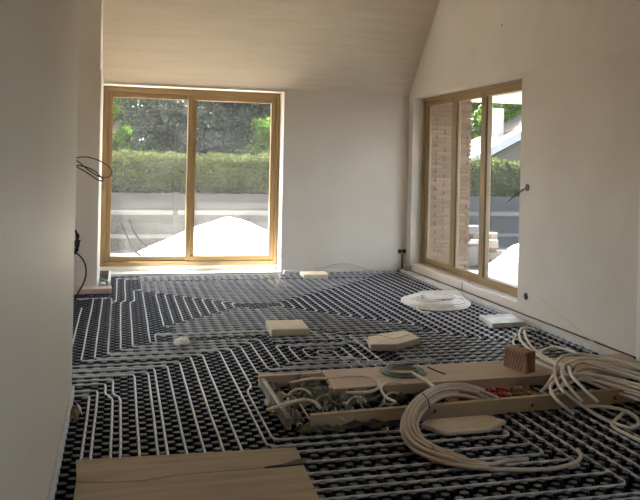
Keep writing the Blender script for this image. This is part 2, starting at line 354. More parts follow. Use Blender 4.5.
def heap(name, cx, cy, rx, ry, h, label, seed, px=1.0):
    rnd = random.Random(seed); N = 44; vs, fs = [], []
    bumps = [(rnd.uniform(-.7,.7), rnd.uniform(-.7,.7), rnd.uniform(.12,.3), rnd.uniform(-.06,.09)) for _ in range(26)]
    for j in range(N+1):
        for i in range(N+1):
            u, v = 2*i/N-1, 2*j/N-1; r = math.hypot(u, v)
            q = max(0, 1-r**1.3)**px*h
            for bu, bv, bs, bh in bumps: q += bh*h*math.exp(-((u-bu)**2+(v-bv)**2)/bs**2)*max(0, min(1, (1-r)*3))
            q += rnd.uniform(-.012,.012)*(r < .95)
            vs.append((cx+u*rx, cy+v*ry, -.125+max(0, q)))
    for j in range(N):
        for i in range(N): a = j*(N+1)+i; fs.append((a, a+1, a+N+2, a+N+1))
    m = MB().add(vs, fs)
    return build(m, name, M['sand'], smooth=True, label=label, cat='sand heap', origin=(cx, cy, -.12))
heap('sand_heap', 1.62, 11.7, 1.55, 1.2, .64, 'large white sand heap seen through the back window', 3, 1.0)
heap('sand_heap', 6.1, 9.4, 1.15, 1.25, .62, 'white sand heap seen through the last light of the right window', 5, .8)

# fence: posts, panels, rails
fe = thing('fence', (4, 13, -.12), label='low grey panel fence with pale rails in front of the hedge', cat='fence')
for k in range(-4, 8):
    x0 = k*1.9+.9
    build(MB().box(x0+.04, x0+1.86, 12.99, 13.02, -.12, .83), 'panel', M['concrete_panel'], fe)
    build(MB().box(x0-.04, x0+.04, 12.96, 13.05, -.12, .85), 'post', M['concrete_panel'], fe)
    build(MB().box(x0+.04, x0+1.86, 12.95, 12.99, .47, .55), 'rail', M['fence_rail'], fe)
    build(MB().box(x0+.04, x0+1.86, 12.95, 12.99, .08, .14), 'rail', M['fence_rail'], fe)

def leaves(n, sampler, size, rnd):
    vs, fs = [], []
    for _ in range(n):
        c, nr = sampler(rnd); a = Vector((rnd.gauss(0,1), rnd.gauss(0,1), rnd.gauss(0,1))).normalized()
        if nr is not None: a = (a+nr*.8).normalized()
        u = a.orthogonal().normalized(); u.rotate(Matrix.Rotation(rnd.uniform(0,6.28), 3, a)); v = a.cross(u)
        s = size*rnd.uniform(.6, 1.4); o = len(vs)
        vs += [c-u*s, c-v*s*.5, c+u*s, c+v*s*.5]; fs.append((o, o+1, o+2, o+3))
    return vs, fs
rnd = random.Random(4)
hb = [rnd.uniform(-1,1) for _ in range(400)]
def hedge_pt(r):
    x = r.uniform(-5, 13); k = r.random(); top = 1.46+.035*hb[int((x+6)*9) % 400]
    if k < .62: return Vector((x, 13.2+abs(r.gauss(0,.05)), r.uniform(.55, top))), Vector((0,-1,.2))
    if k < .9: return Vector((x, r.uniform(13.2, 14.0), top+r.gauss(0,.035))), Vector((0,-.2,1))
    return Vector((x, r.uniform(13.25, 13.9), r.uniform(.5, top))), None
hg = thing('hedge', (4, 13.6, -.12), label='clipped green hedge running behind the fence', cat='hedge')
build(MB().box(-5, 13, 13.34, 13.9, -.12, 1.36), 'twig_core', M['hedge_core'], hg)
build(MB().add(*leaves(52000, hedge_pt, .032, rnd)), 'foliage', M['hedge_leaf'], hg, kind='stuff')
def tree(x, y, h, z0, crown, leafm, n, size, label, seed, droop=0):
    r = random.Random(seed); t = thing('tree', (x, y, -.12), label=label, cat='tree', group='trees beyond the hedge')
    m = MB(); trunk = [(x, y, -.12), (x+.05, y, h*.3), (x-.08, y+.05, h*.65), (x, y, h)]
    m.tube(smooth_path(trunk, 4), [.2-.014*i for i in range(13)], 8); clumps = []
    for i in range(26):
        zz = z0+(h-z0)*r.random()**1.1; f = 1-.55*(zz-z0)/(h-z0)
        a = r.uniform(0, 6.28); e = Vector((x+math.cos(a)*crown*f*r.uniform(.45,1), y+math.sin(a)*crown*f*r.uniform(.35,.8), zz-droop*r.random()))
        s = Vector((x, y, zz-.25)); m.tube(smooth_path([s, (s+e)/2+Vector((0,0,.12)), e], 3), [.05-.005*k for k in range(7)], 5)
        q_ = min(1, crown/1.5); clumps.append((e, q_*r.uniform(.5,.95))); clumps.append(((s+e)/2, q_*r.uniform(.4,.8)))
    build(m, 'trunk', M['bark'], t)
    def smp(q):
        c_, rr = q.choice(clumps); d = Vector((q.gauss(0,1), q.gauss(0,1), q.gauss(0,.6)))
        d = d.normalized()*rr*q.random()**.4; return c_+d, d.normalized()
    build(MB().add(*leaves(n, smp, size, r)), 'foliage', leafm, t, kind='stuff')
tree(1.55, 17.5, 6.5, 1.9, 1.75, M['pine_leaf'], 40000, .045, 'dark pine behind the hedge, filling the left light of the back window', 1, .3)
tree(3.15, 19.0, 6.5, 2.3, 1.8, M['pine_leaf'], 40000, .045, 'dark pine behind the hedge, filling the right light of the back window', 2, .3)
tree(-.7, 22.0, 6.5, 1.0, 2.0, M['bright_leaf'], 16000, .11, 'bright green tree at the left edge of the back window', 3)
tree(-.2, 15.2, 5.2, 1.5, .36, M['bright_leaf'], 9000, .05, 'slim bright green tree right behind the hedge at the left jamb', 9)
tree(3.2, 16.2, 2.3, 1.45, .5, M['bright_leaf'], 6000, .05, 'low bright green bush behind the hedge under the pine branches', 10)
tree(3.9, 27.0, 6.0, 1.0, 3.2, M['bright_leaf'], 16000, .13, 'pale green tree far behind the two dark pines', 5)
tree(11.9, 25.5, 7.5, 1.6, 2.6, M['bright_leaf'], 18000, .12, 'bright green tree seen in the middle light of the right window', 6)
tree(14.8, 28.0, 8, 1.8, 3.2, M['bright_leaf'], 18000, .13, 'bright green tree above the white roof of the neighbouring house', 7)
nh = thing('neighbour_house', (13.5, 22, -.12), label='neighbouring house with white verge seen over the hedge', cat='house')
build(MB().extr_x([(0,0)]*0 or [(21.9,-.12),(24.5,-.12),(24.5,1.5),(21.9,1.5)], 11.0, 19), 'wall', M['render_wall'], nh)
def gable(x0, x1, xm, z0, zm, y0, y1, t):
    v = [(x0,z0),(xm,zm),(x1,z0),(x1,z0+t),(xm,zm+t),(x0,z0+t)]
    n = len(v); m = MB(); m.add([(a,y0,b) for a,b in v]+[(a,y1,b) for a,b in v], [list(range(n)), [n+i for i in range(n)][::-1]]+[(i,n+i,n+(i+1)%n,(i+1)%n) for i in range(n)])
    return m
build(MB().add([(11,21.95,1.5),(19,21.95,1.5),(15,21.95,3.65),(11,24.4,1.5),(19,24.4,1.5),(15,24.4,3.65)], [(0,1,2),(3,5,4),(0,2,5,3),(1,4,5,2)]), 'gable', M['roof_brown'], nh)
build(gable(10.2, 19.8, 15, 1.22, 3.72, 21.6, 22.2, .27), 'verge', M['roof_white'], nh)
build(MB().box(12.1, 12.36, 23, 23.3, 2.2, 3.35), 'chimney', M['roof_white'], nh, bevel=.01)
build(gable(10.3, 19.7, 15, 1.20, 3.66, 22.2, 24.8, .2), 'roof', M['roof_brown'], nh)
# building materials left outside the right window
pl = thing('rubble_pile', (5.55, 11.4, -.12), label='pile of orange and white building rubble beside the brick wing wall', cat='rubble')
for k in range(9):
    build(MB().obox((5.55+random.uniform(-.3,.35), 11.4+random.uniform(-.2,.2), -.05+.1*(k//2)), .4, .22, .13, (0,0,random.uniform(-.5,.5))), 'block', (M['orange'], M['render_wall'], M['fence_rail'])[k % 3], pl, bevel=.01)
build(MB().lathe([(.022,0),(.022,.95)], (5.65,11.15,-.12), 8), 'standing_pipe', M['roof_white'], pl)
gb = build(MB().obox((5.0,10.55,.05), .55,.4,.34,(0,0,.2)).obox((5.0,10.55,.23), .6,.44,.03,(0,0,.2)), 'mortar_tub', M['concrete_panel'], bevel=.02, label='dark grey mixing tub on the ground outside the right window', cat='tub')
build(MB().tube(smooth_path([(.02,10.9,.50),(.10,10.9,.30),(.20,10.92,.12),(.34,10.95,0),(.50,11.0,-.09)], 6), [.02]*25, 6).tube(smooth_path([(.12,10.95,.55),(.20,10.95,.36),(.34,10.98,.18),(.52,11.0,.02)], 6), .012, 6), 'bent_conduit', M['panel'], label='dark bent conduits sticking up left of the big sand heap', cat='conduit')

# ------------------------------------------------------------------ heating floor: studs
G = .0433; GX, GY = -.15, 3.0            # pipe grid; studs sit half a module off it
def gx(x): return GX+round((x-GX)/G)*G
def gy(y): return GY+round((y-GY)/G)*G
def stud_geo():
    n = 8; vs = []
    for (rx, ry, z) in ((.0195, .0165, 0), (.0215, .0185, .0165), (.0195, .0162, .0215)):
        for k in range(n):
            a = 2*math.pi*(k+.5)/n; q = 1.06
            vs.append((max(-1, min(1, math.cos(a)*q))*rx, max(-1, min(1, math.sin(a)*q))*ry, z))
    fs = [(i*n+k, i*n+(k+1) % n, (i+1)*n+(k+1) % n, (i+1)*n+k) for i in range(2) for k in range(n)]+[[2*n+k for k in range(n)]]
    return vs, fs
sv, sf = stud_geo()
PLY = [(-.165,2.9),(-.17,3.60),(.84,3.55),(.815,2.9)]
cells = []
for i in range(-8, 86):
    for j in range(-20, 145):
        if (i+j) % 2: continue
        x, y = GX+(i+.5)*G, GY+(j+.5)*G
        if y > YB-.05 or x > XR-.125 or (x < XL+.03 and (y < 4.62 or y > 8.15)) or (y > 9.2 and x < WX1+.1): continue
        if -.16 < x < .80 and y < 3.5: continue
        cells.append((x, y))
def near(c):
    a, b = to_px((c[0], c[1], .015)); return 20 < a < 640 and b < 505
vis = sorted([c for c in cells if near(c)], key=lambda c: c[0]*math.sin(YAW)+c[1]*math.cos(YAW))
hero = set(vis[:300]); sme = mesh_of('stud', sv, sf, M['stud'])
def sheen_tops(me):  # gives top faces the colour that imitates reflected window light
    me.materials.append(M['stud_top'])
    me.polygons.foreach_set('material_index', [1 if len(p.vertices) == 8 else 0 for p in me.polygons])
sheen_tops(sme)
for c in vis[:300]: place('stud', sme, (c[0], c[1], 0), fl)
mb = MB()
for c in cells:
    if c not in hero: mb.add([(a+c[0], b+c[1], d) for a, b, d in sv], sf)
sheen_tops(build(mb, 'stud_field', M['stud'], fl, kind='stuff', label='moulded black studs of the heating panels').data)

# ------------------------------------------------------------------ heating floor: pipes
PR = .0072; PZ = .0165
def circuit(label): return thing('heating_pipe_circuit', (0, 0, 0), label=label, cat='heating pipe', group='underfloor heating circuits')
def run(parent, pts, snap=True, r=.05):
    q = []
    for p in pts:
        x, y = (gx(p[0]), gy(p[1])) if snap else (p[0], p[1])
        q.append(Vector((x, y, PZ)))
    q = [p for i, p in enumerate(q) if i == 0 or (p-q[i-1]).length > 1e-4]
    # subtle slack between the studs
    f = fillet(q, r, 4); out = []
    for a, b in zip(f, f[1:]):
        L = (b-a).length; n = max(1, int(L/.3)); d = Vector((-(b-a).y, (b-a).x, 0)).normalized()
        for k in range(n): out.append(a.lerp(b, k/n)+(d*random.uniform(-.0022,.0022) if k else Vector()))
    out.append(f[-1])
    return build(MB().tube(out, PR, 6), 'pipe_run', M['pipe'], parent, smooth=True)
p2 = .0867
c1 = circuit('grey-white heating pipe laid in nested rectangles in front of the back window')
c2 = circuit('grey-white heating pipe running from the left opening to the front of the floor')
c3 = circuit('grey-white heating pipe in small nested loops behind the timber tray')
BOT = {}
for k in range(0, 23):
    xr = 1.52+p2*k; yt = min(7.35+p2*k, 9.14); xl = 1.08-p2*k; yb = 7.08-p2*k
    if xr > XR-.13: break
    if k <= 8: run(c1, [(1.3, yb), (xl, yb), (xl, yt), (xr, yt), (xr, yb), (1.3, yb)][:6] if k else [(1.2, yb), (xl, yb), (xl, yt), (xr, yt), (xr, yb), (1.36, yb)])
    else:
        if k <= 11: ybr = yb; left = .45+.02*(k-9)
        else: ybr = 5.83-p2*(k-12); left = 1.53+p2*(k-12)
        tail = [(xr, yt), (xr, ybr)]
        if k <= 11: tail += [(left, ybr)] if k < 11 else [(.30, ybr), (.30, ybr-.26)]
        elif k <= 16: tail += [(left, ybr), (left, ybr+.24), (.32+.1*(k-12) if k < 14 else 1.17, ybr+.24)]
        else: tail += [(1.98, ybr)]
        if k in (9, 10, 18, 19):      # runs whose left column goes on to the near fields
            n_ = (9, 10, 18, 19).index(k); xs = [.26,.17,.08,0][n_]
            xa, yq, xb, yd = [(.22,5.80,1.06,5.0),(.13,5.71,.97,4.93),(.04,5.63,.88,4.85),(-.05,5.56,.80,None)][n_]
            chain = [(2.2, yd), (xb, yd), (xb, yq)] if yd else [(.75,3.95), (.75,4.5), (.80,4.62), (xb,yq)]
            run(c1, chain+[(xa, yq), (xa, 7.50), (xs, 7.60), (xs, yt)]+tail)
        else:
            run(c1, [(.26, yt-.06), (.26, yt)]+tail)
run(c1, [(1.70, 5.94), (2.47, 5.94), (2.47, 6.04), (1.62, 6.04)])
# left columns that leave through the opening
BF_ = [ # column below the jog, column above, turn height
 (-.15,-.16,4.62),(-.11,-.12,4.70),(-.02,-.08,4.81),(.02,0,4.90),(.11,.09,4.98),(.19,.18,5.05),(.24,.22,5.11),(.32,.31,5.18),(.41,.40,5.26)]
FR = [None]*9
yrow = 3.51
front = [(-.15,2.60),(-.11,2.64),(-.02,2.73),(.02,2.77),(.11,2.86),(.19,3.01),(.24,3.08),(.32,3.17),(.41,3.28),(.50,3.40),(.58,3.51),(.70,3.60),(.75,3.69)]
endx = {3.69:1.92,3.60:1.96,3.51:1.98,3.40:2.0,3.17:2.08,3.01:2.17}
ecol = {3.28:2.035,3.08:2.12,2.86:2.205,2.77:2.29,2.73:2.38,2.64:2.46,2.60:2.55}
def front_tail(x):
    y = dict(front)[x]
    if y in ecol: return [(x, y), (ecol[y], y), (ecol[y], 4.9)]
    return [(x, y), (endx[y], y), (endx[y], y+.09)]
for (xb, xa, yt) in BF_:
    run(c2, [(-.42, yt), (xa, yt), (xa, 4.62) if yt > 4.75 else (xa, yt-.02), (xb, 4.52), ]+front_tail(xb)) if yt > 4.75 else run(c2, [(-.42, yt), (xb, yt)]+front_tail(xb))
for (xa, ya, xu, xb) in ((-.24,5.36,.49,.50),(-.16,5.42,.57,.58),(-.07,5.50,.70,.70)):
    run(c2, [(-.40, 7.75) if xa > -.2 else (-.36,7.72), (xa, 7.75), (xa, ya), (xu, ya), (xu, 4.62), (xb, 4.52)]+front_tail(xb))
run(c2, [(-.33, 7.3), (-.33, 5.2), (-.42, 5.2)])
run(c2, [(.75, 3.95)]+front_tail(.75))
for x in [2.64+p2*k for k in range(9)]: run(c2, [(x, 2.3), (x, 4.9)])
for k in range(4):
    xl, yt, yb, xr = 1.40-p2*k, 5.38+.078*k, 5.27-.065*k, 1.56+p2*k
    run(c3, [(xr, yb-.02), (xl, yb), (xl, yt), (xr, yt), (xr, 4.8-.05*k)] if k else [(1.5, yb), (xl, yb), (xl, yt), (xr, yt), (xr, 4.8)])

# ------------------------------------------------------------------ plywood, insulation blocks
pw = thing('plywood_sheet', (.33, 3.2, .022), label='weathered plywood sheet lying at the front left of the floor', cat='plywood')
crack = [P(x_, y_, .038) for x_, y_ in ((76.5,482),(110,482.5),(144,480.5),(178,475),(225,471),(271,467.5))]
tl_, tr_, br_ = P(76,460,.038), P(296,447.5,.038), P(321,502,.038)
e1 = tr_.lerp(br_, .24); e2 = tr_.lerp(br_, .33)
m = MB().prism([(-.165,2.6)]+[(c_.x, c_.y-.003) for c_ in crack]+[(e2.x, e2.y)]+[(br_.x, br_.y), (br_.x-.02, 2.6)][::1], .024, .038)
build(m, 'near_half', M['ply'], pw, bevel=.001)
m = MB().prism([(c_.x, c_.y+.001) for c_ in crack][::-1]+[(tl_.x, tl_.y), (tr_.x, tr_.y), (e1.x, e1.y)], .024, .0395)
build(m, 'far_half', M['ply'], pw, bevel=.001)
c5 = crack[-1]
build(MB().prism([(c5.x-.03, c5.y-.002), (c5.x+.06, c5.y-.006), (e2.x+.012, e2.y-.012), (e1.x+.016, e1.y+.002), (c5.x+.06, c5.y+.018)], .026, .0435), 'split_edge', M['black_plastic'], pw)
def block(name, pts, z0, z1, m, label, cat):
    return build(MB().prism([(p[0], p[1]) for p in pts], z0, z1), name, m, bevel=.004, label=label, cat=cat)
block('insulation_block', [(1.17,5.87),(1.48,5.86),(1.50,6.20),(1.19,6.22)], .022, .078, M['foam_block'], 'beige insulation block alone in the middle of the piped floor', 'block')
bb = thing('insulation_block', (2.03,5.5,.022), label='beige notched insulation block just behind the green coil', cat='block')
build(MB().prism([(1.80,5.30),(2.0,5.27),(2.25,5.44),(2.24,5.68),(1.86,5.54)], .022, .072), 'body', M['foam_block'], bb, bevel=.004)
build(MB().prism([(2.03,5.42),(2.20,5.53),(2.22,5.67),(1.95,5.575)], .07, .080), 'lid', M['foam_block'], bb, bevel=.002)
block('insulation_block', [(3.09,5.87),(3.43,5.90),(3.47,6.24),(3.14,6.22)], .022, .062, M['pale_board'], 'shiny board with its daylight reflection whitened into the colour, beside the right wall', 'board')
block('insulation_block', [(2.12,8.74),(2.42,8.72),(2.46,9.0),(2.14,9.02)], .022, .070, M['foam_block'], 'beige insulation block against the foot of the back wall', 'block')

# ------------------------------------------------------------------ timber tray
fp = thing('timber_plank', (2.1, 3.8, .022), label='long knotty plank standing on edge in front of the tray', cat='plank')
a, b = Vector((.97,3.765)), Vector((3.30,3.885)); d = (b-a).normalized(); nrm = Vector((-d.y, d.x))*.03
build(MB().prism([a, b, b+nrm, a+nrm], .022, .105), 'body', M['plank'], fp, bevel=.003)
for t in (.30, .56, .80):
    c_ = a.lerp(b, t); build(MB().lathe([(.011,0),(.010,.0015)], (c_.x, c_.y-.0005, .066+.01*math.sin(t*30)), 10, (d.y, -d.x, 0)), 'knot', M['knot'], fp)
build(MB().prism([(1.22,4.20),(3.42,4.25),(3.45,4.63),(1.24,4.58)], .040, .100), 'wide_board', M['board'], bevel=.003, label='wide flat timber board forming the back of the tray', cat='board')
build(MB().prism([(.84,4.54),(1.235,4.545),(1.235,4.585),(.84,4.58)], .022, .095), 'timber_batten', M['board'], bevel=.003, label='short batten at the back left corner of the tray', cat='batten')
build(MB().obox((1.85,4.40,.031), .05,.3,.018).obox((3.0,4.43,.031), .05,.3,.018), 'packing_strip', M['scrap_wood'], label='packing strips holding the wide board off the pipes', cat='strip')
es = thing('edge_strip', (.86,4.2,.022), label='film-wrapped metal strip closing the left end of the tray', cat='strip')
build(MB().prism([(.845,3.80),(.875,3.80),(.875,4.53),(.845,4.53)], .022, .085), 'body', M['film'], es, bevel=.004)
build(MB().box(.846,.858,3.95,4.45,.085,.089), 'metal_edge', M['pale_board'], es)
rnd = random.Random(21)
def crumple(c_, sx, sy, sz, seed, n=9, amp=.45):
    r = random.Random(seed); m = MB(); vs, fs = [], []
    for j in range(n+1):
        for i in range(n+1):
            u, v = 2*i/n-1, 2*j/n-1
            zz = (1-min(1, (u*u+v*v)*.7))+r.uniform(-amp, amp)
            vs.append((c_[0]+sx*(u+r.uniform(-.12,.12)), c_[1]+sy*(v+r.uniform(-.12,.12)), max(c_[2]+.001, c_[2]+sz*max(.0, zz))))
    for j in range(n):
        for i in range(n): q = j*(n+1)+i; fs.append((q, q+1, q+n+2, q+n+1))
    o = len(vs); vs += [(v_[0], v_[1], v_[2]-.002) for v_ in vs]; fs += [tuple(o+k for k in f[::-1]) for f in fs]
    return m.add(vs, fs)
for k, (px, py, sx, sy, sz, mm, lab) in enumerate([
    (276,405,.05,.10,.05,'film','crumpled clear film hanging over the left end strip'),
    (272,390,.04,.10,.045,'film','crumpled clear film at the back of the left end strip'),
    (290,418,.06,.07,.05,'film','torn film bunched at the front left corner of the tray'),
    (318,398,.14,.12,.06,'film_green','olive crumpled sheeting in the left of the tray'),
    (345,402,.14,.10,.06,'film_green','olive crumpled sheeting in the middle of the tray'),
    (375,398,.14,.10,.055,'film_dark','dark crumpled sheeting right of the tray middle'),
    (410,390,.16,.09,.06,'film_dark','dark grey mesh sack beside the green coil'),
    (330,388,.20,.06,.06,'film_green','olive sheeting bunched along the batten'),
    (305,385,.10,.08,.06,'scrap_wood','brown paper sacking in the back left of the tray'),
    (360,424,.22,.05,.035,'film_dark','dark debris under the front plank'),
    (320,428,.12,.05,.03,'film_green','olive debris in front of the left plank end'),
    (430,398,.10,.05,.05,'film_green','olive sheeting under the big pipe ring'),
    ]):
    p = P(px, py, .03); build(crumple((p.x, p.y, .022), sx, sy, sz, 50+k), 'plastic_sheeting', M[mm], label=lab, cat='sheeting')
for k in range(46):
    px, py = rnd.uniform(272, 402), rnd.uniform(382, 412)
    if k > 36: px, py = rnd.uniform(285, 400), rnd.uniform(424, 431)
    z_ = rnd.uniform(.045,.07) if k <= 36 else .025
    p = P(px, py, z_); a_ = rnd.uniform(0, 6.28); L = rnd.uniform(.03,.085)
    kind = k % 4; rot = (rnd.uniform(-.4,.4), rnd.uniform(-.4,.4), a_)
    if kind == 3:
        q = [p+Vector((math.cos(a_+t*.9)*L, math.sin(a_+t*.9)*L, .01*math.sin(t*2))) for t in [x*.5 for x in range(6)]]
        m = MB().tube(q, .006, 6); mm = M['pipe_cream']; nm, lab = 'pipe_offcut', 'short curved pipe offcut among the rubbish in the tray'
    elif kind == 2:
        m = MB().obox(p, L, .018, .010, rot).obox(p+Vector((0,0,.006)), L*.5, .014, .006, rot); mm = M['scrap_wood']; nm, lab = 'wood_offcut', 'small wood splinter among the rubbish in the tray'
    else:
        m = crumple((p.x, p.y, z_), L*.5, L*.35, .025, 200+k, 4, .6); mm = (M['film'], M['film_green'])[kind]; nm, lab = ('film_scrap', 'crumpled pale film scrap among the rubbish in the tray') if kind == 0 else ('sheeting_scrap', 'olive sheeting scrap among the rubbish in the tray')
    build(m, nm, mm, label=lab, cat='scrap', group='rubbish in the tray, '+nm.replace('_', ' '))
def tube_px(name, pts, r, m, label, cat='pipe', n=6, parent=None, **k):
    q = smooth_path([P(*p) for p in pts], 6)
    return build(MB().tube(q, r, n), name, m, parent, smooth=True, label=label, cat=cat, **k)
tube_px('pipe_offcut', [(290,383,.09),(310,379,.10),(335,378,.10),(360,376,.105),(376,380,.10),(379,387,.10),(368,392,.095),(345,393,.09)], .0085, M['pipe_cream'], 'long cream pipe offcut looping behind the olive sheeting')
tube_px('pipe_offcut', [(402,384,.10),(388,383,.10),(381,388,.10),(386,397,.09),(396,402,.10)], .008, M['pipe_cream'], 'cream pipe offcut curling round the dark mesh sack')
tube_px('pipe_offcut', [(267,410,.10),(285,404,.11),(303,400,.115),(314,402,.115),(320,408,.10)], .009, M['pipe_cream'], 'bent cream pipe offcut crossing the front left corner of the tray')
tube_px('pipe_offcut', [(300,404,.11),(305,412,.08),(310,420,.05)], .006, M['pipe_cream'], 'thin cream strap hanging beside the plank end')
tube_px('pipe_offcut', [(335,408,.10),(338,415,.09),(346,421,.06),(352,418,.075),(348,411,.09)], .005, M['pipe_cream'], 'thin cream strap looped over the front plank')
tube_px('pipe_offcut', [(410,372,.115),(425,380,.12),(436,389,.125)], .011, M['pipe_cream'], 'straight cream offcut leaning from the wide board to the pipe ring')
for k, (px, py, r0, a0, da, mm, lab) in enumerate([
    (300,396,.07,.3,4.2,'pipe_cream','cream pipe offcut curled in the back left of the tray'),(327,402,.06,1.2,3.6,'green_hose','grey-green hose offcut left of the tray middle'),
    (343,396,.08,2.2,4.4,'scrap_wood','brown strap curled in the middle of the tray'),(357,403,.055,.1,3.9,'pipe_cream','cream pipe offcut curled against the front plank'),
    (372,404,.06,3.0,3.2,'green_hose','grey-green hose offcut right of the tray middle'),(312,408,.05,4.0,4.0,'scrap_wood','brown strap curled behind the plank end'),
    (288,402,.05,5.0,4.6,'film','pale strap curled beside the left end strip'),(395,399,.06,.8,3.5,'pipe_cream','cream pipe offcut under the left of the big pipe ring'),
    (333,411,.05,2.8,3.0,'green_hose','grey-green hose offcut close behind the front plank')]):
    c_ = P(px, py, .075); q = [(c_.x+math.cos(a0+da*t/16)*r0, c_.y+math.sin(a0+da*t/16)*r0*1.2, .072+.018*math.sin(a0+t*.35)) for t in range(17)]
    build(MB().tube(q, .0065, 6), 'curled_offcut', M[mm], smooth=True, label=lab, cat='offcut')
# green hose coil on the wide board
q = []
cc = P(403,371,.11)
for k in range(120):
    t = k/120; a_ = t*2*math.pi*5; rr = .075+.075*t
    q.append((cc.x+math.cos(a_)*rr, cc.y+math.sin(a_)*rr*.95, .107+.014*(1-t)*(1+math.sin(a_*1.3)*.4)))
build(MB().tube(q, .0055, 6), 'hose_coil', M['green_hose'], smooth=True, label='small coil of green hose on the wide board', cat='hose')
tube_px('hose_offcut', [(428,367,.104),(437,371,.104),(445,374,.104)], .0045, M['dark_cable'], 'short dark cable end on the wide board right of the green coil', 'cable')
# red and brown fittings in the tray
cme = {}
for key in ('red_cap', 'brown_cap'):
    g = MB().lathe([(.017,0),(.019,.004),(.019,.012),(.015,.014),(.015,.03),(.010,.033)], (0,0,0), 10)
    cme[key] = mesh_of('pipe_fitting', g.v, g.f, M[key])
for k in range(30):
    px = 458+(k % 15)*4.9+(2.4 if k >= 15 else 0); p = P(px, 393.5-.03*(px-458)+(3.5 if k >= 15 else 0), .06)
    key = 'brown_cap' if (px > 505 or k % 6 == 4) else 'red_cap'
    place('pipe_fitting', cme[key], (p.x, p.y, .045 if k >= 15 else .058), rot=(rnd.uniform(-.5,.5), rnd.uniform(-.5,.5), rnd.uniform(0,6)), cat='fitting',
          label=('brown' if key == 'brown_cap' else 'red')+' plastic pipe fitting heaped in the tray behind the front plank', group=('brown' if key == 'brown_cap' else 'red')+' pipe fittings')
bt = P(495,398,.03); build(MB().obox((bt.x, bt.y+.04, .029), .62, .13, .013, (0,0,.04)).obox((bt.x, bt.y+.1, .04), .62, .012, .03, (0,0,.04)), 'cap_tray', M['scrap_wood'], label='shallow brown tray holding the red and brown fittings', cat='tray')
# brown hollow brick on the board
hb_ = thing('hollow_brick', (2.58,4.48,.10), label='reddish brown hollow brick standing on the wide board', cat='brick')
A_, B_ = P(504,366.5,.101), P(525.5,374,.101); dv = Vector((B_.x-A_.x, B_.y-A_.y, 0)); L = dv.length; dv.normalize(); nv = Vector((-dv.y, dv.x, 0))
ang = math.atan2(dv.y, dv.x); hgt = .135; wd = .085
if nv.x < 0: nv = -nv
cb = (A_+B_)*.5+nv*wd/2
build(MB().obox((cb.x, cb.y, .101+hgt/2), L, wd, hgt, (0,0,ang)), 'body', M['brick_block'], hb_, bevel=.003)
for k in range(7):
    c_ = A_+dv*L*(.10+.13*k)-nv*.0005
    build(MB().obox((c_.x, c_.y, .101+hgt/2), .005, .004, hgt*.9, (0, .35, ang)), 'groove', M['groove'], hb_)
for k in range(3):
    c_ = B_+nv*wd*(.25+.25*k)+dv*.0005
    build(MB().obox((c_.x, c_.y, .101+hgt/2), .004, .005, hgt*.9, (0, 0, ang)), 'groove', M['groove'], hb_)

# offcut board inside the ring
oc = [P(*q) for q in ((421,425,.045),(436,417,.045),(490,415,.045),(504,424,.045),(478,431,.045),(442,434,.045))]
oc = [(1.545,3.70),(1.60,3.755),(1.96,3.765),(2.02,3.66),(1.87,3.56),(1.62,3.555)]
block('board_offcut', oc, .024, .046, M['foam_block'], 'angular pale board offcut lying inside the big pipe ring', 'board')
# big pipe ring leaning over the plank
rg = thing('pipe_coil', (1.95,3.68,.03), label='bundle of cream pipes bent in a big ring over the front plank', cat='pipe coil')
RING_OUT = [(501,401,.06),(486,393,.105),(463,387,.125),(441,388,.13),(421,397,.13),(407,411,.12),(402,427,.09),(407,443,.06),(425,456,.045),(455,465,.04),(488,469,.036)]
RING_IN = [(492,404,.06),(474,399,.105),(455,396,.125),(440,399,.13),(429,407,.13),(421,417,.115),(419,428,.09),(425,439,.06),(441,448,.045),(466,457,.04),(490,463,.036)]
for k, (t, lift, n0, n1) in enumerate(((0,0,0,11),(.22,.004,1,11),(.44,0,0,10),(.66,.003,2,11),(.9,0,0,10),(.12,.019,1,10),(.36,.021,0,9),(.60,.019,1,9))):
    pts = [Vector(P(*a_)).lerp(P(*b_), t)+Vector((0,0,lift)) for a_, b_ in list(zip(RING_OUT, RING_IN))[n0:n1]]
    if k == 0: pts += [P(520,470,.034), P(550,469,.032), P(572,464,.030), P(581,457,.028), P(578,450,.027)]
    if k == 3: pts += [P(505,461,.034), P(528,459,.032)]
    build(MB().tube(smooth_path(pts, 5), .0105, 7), 'pipe_turn', M['pipe_cream'], rg, smooth=True)
t0 = P(421,397,.13).lerp(P(429,407,.13), .5)+Vector((0,0,.008)); tdir = (P(429,407,.13)-P(421,397,.13)); tl = tdir.length/2+.014; tdir.normalize()
q = [t0+tdir*math.cos(a_)*tl+Vector((0,0,math.sin(a_)*.026)) for a_ in [2*math.pi*i/14 for i in range(14)]]
build(MB().tube(q, .003, 5, True), 'cable_tie', M['dark_cable'], rg)

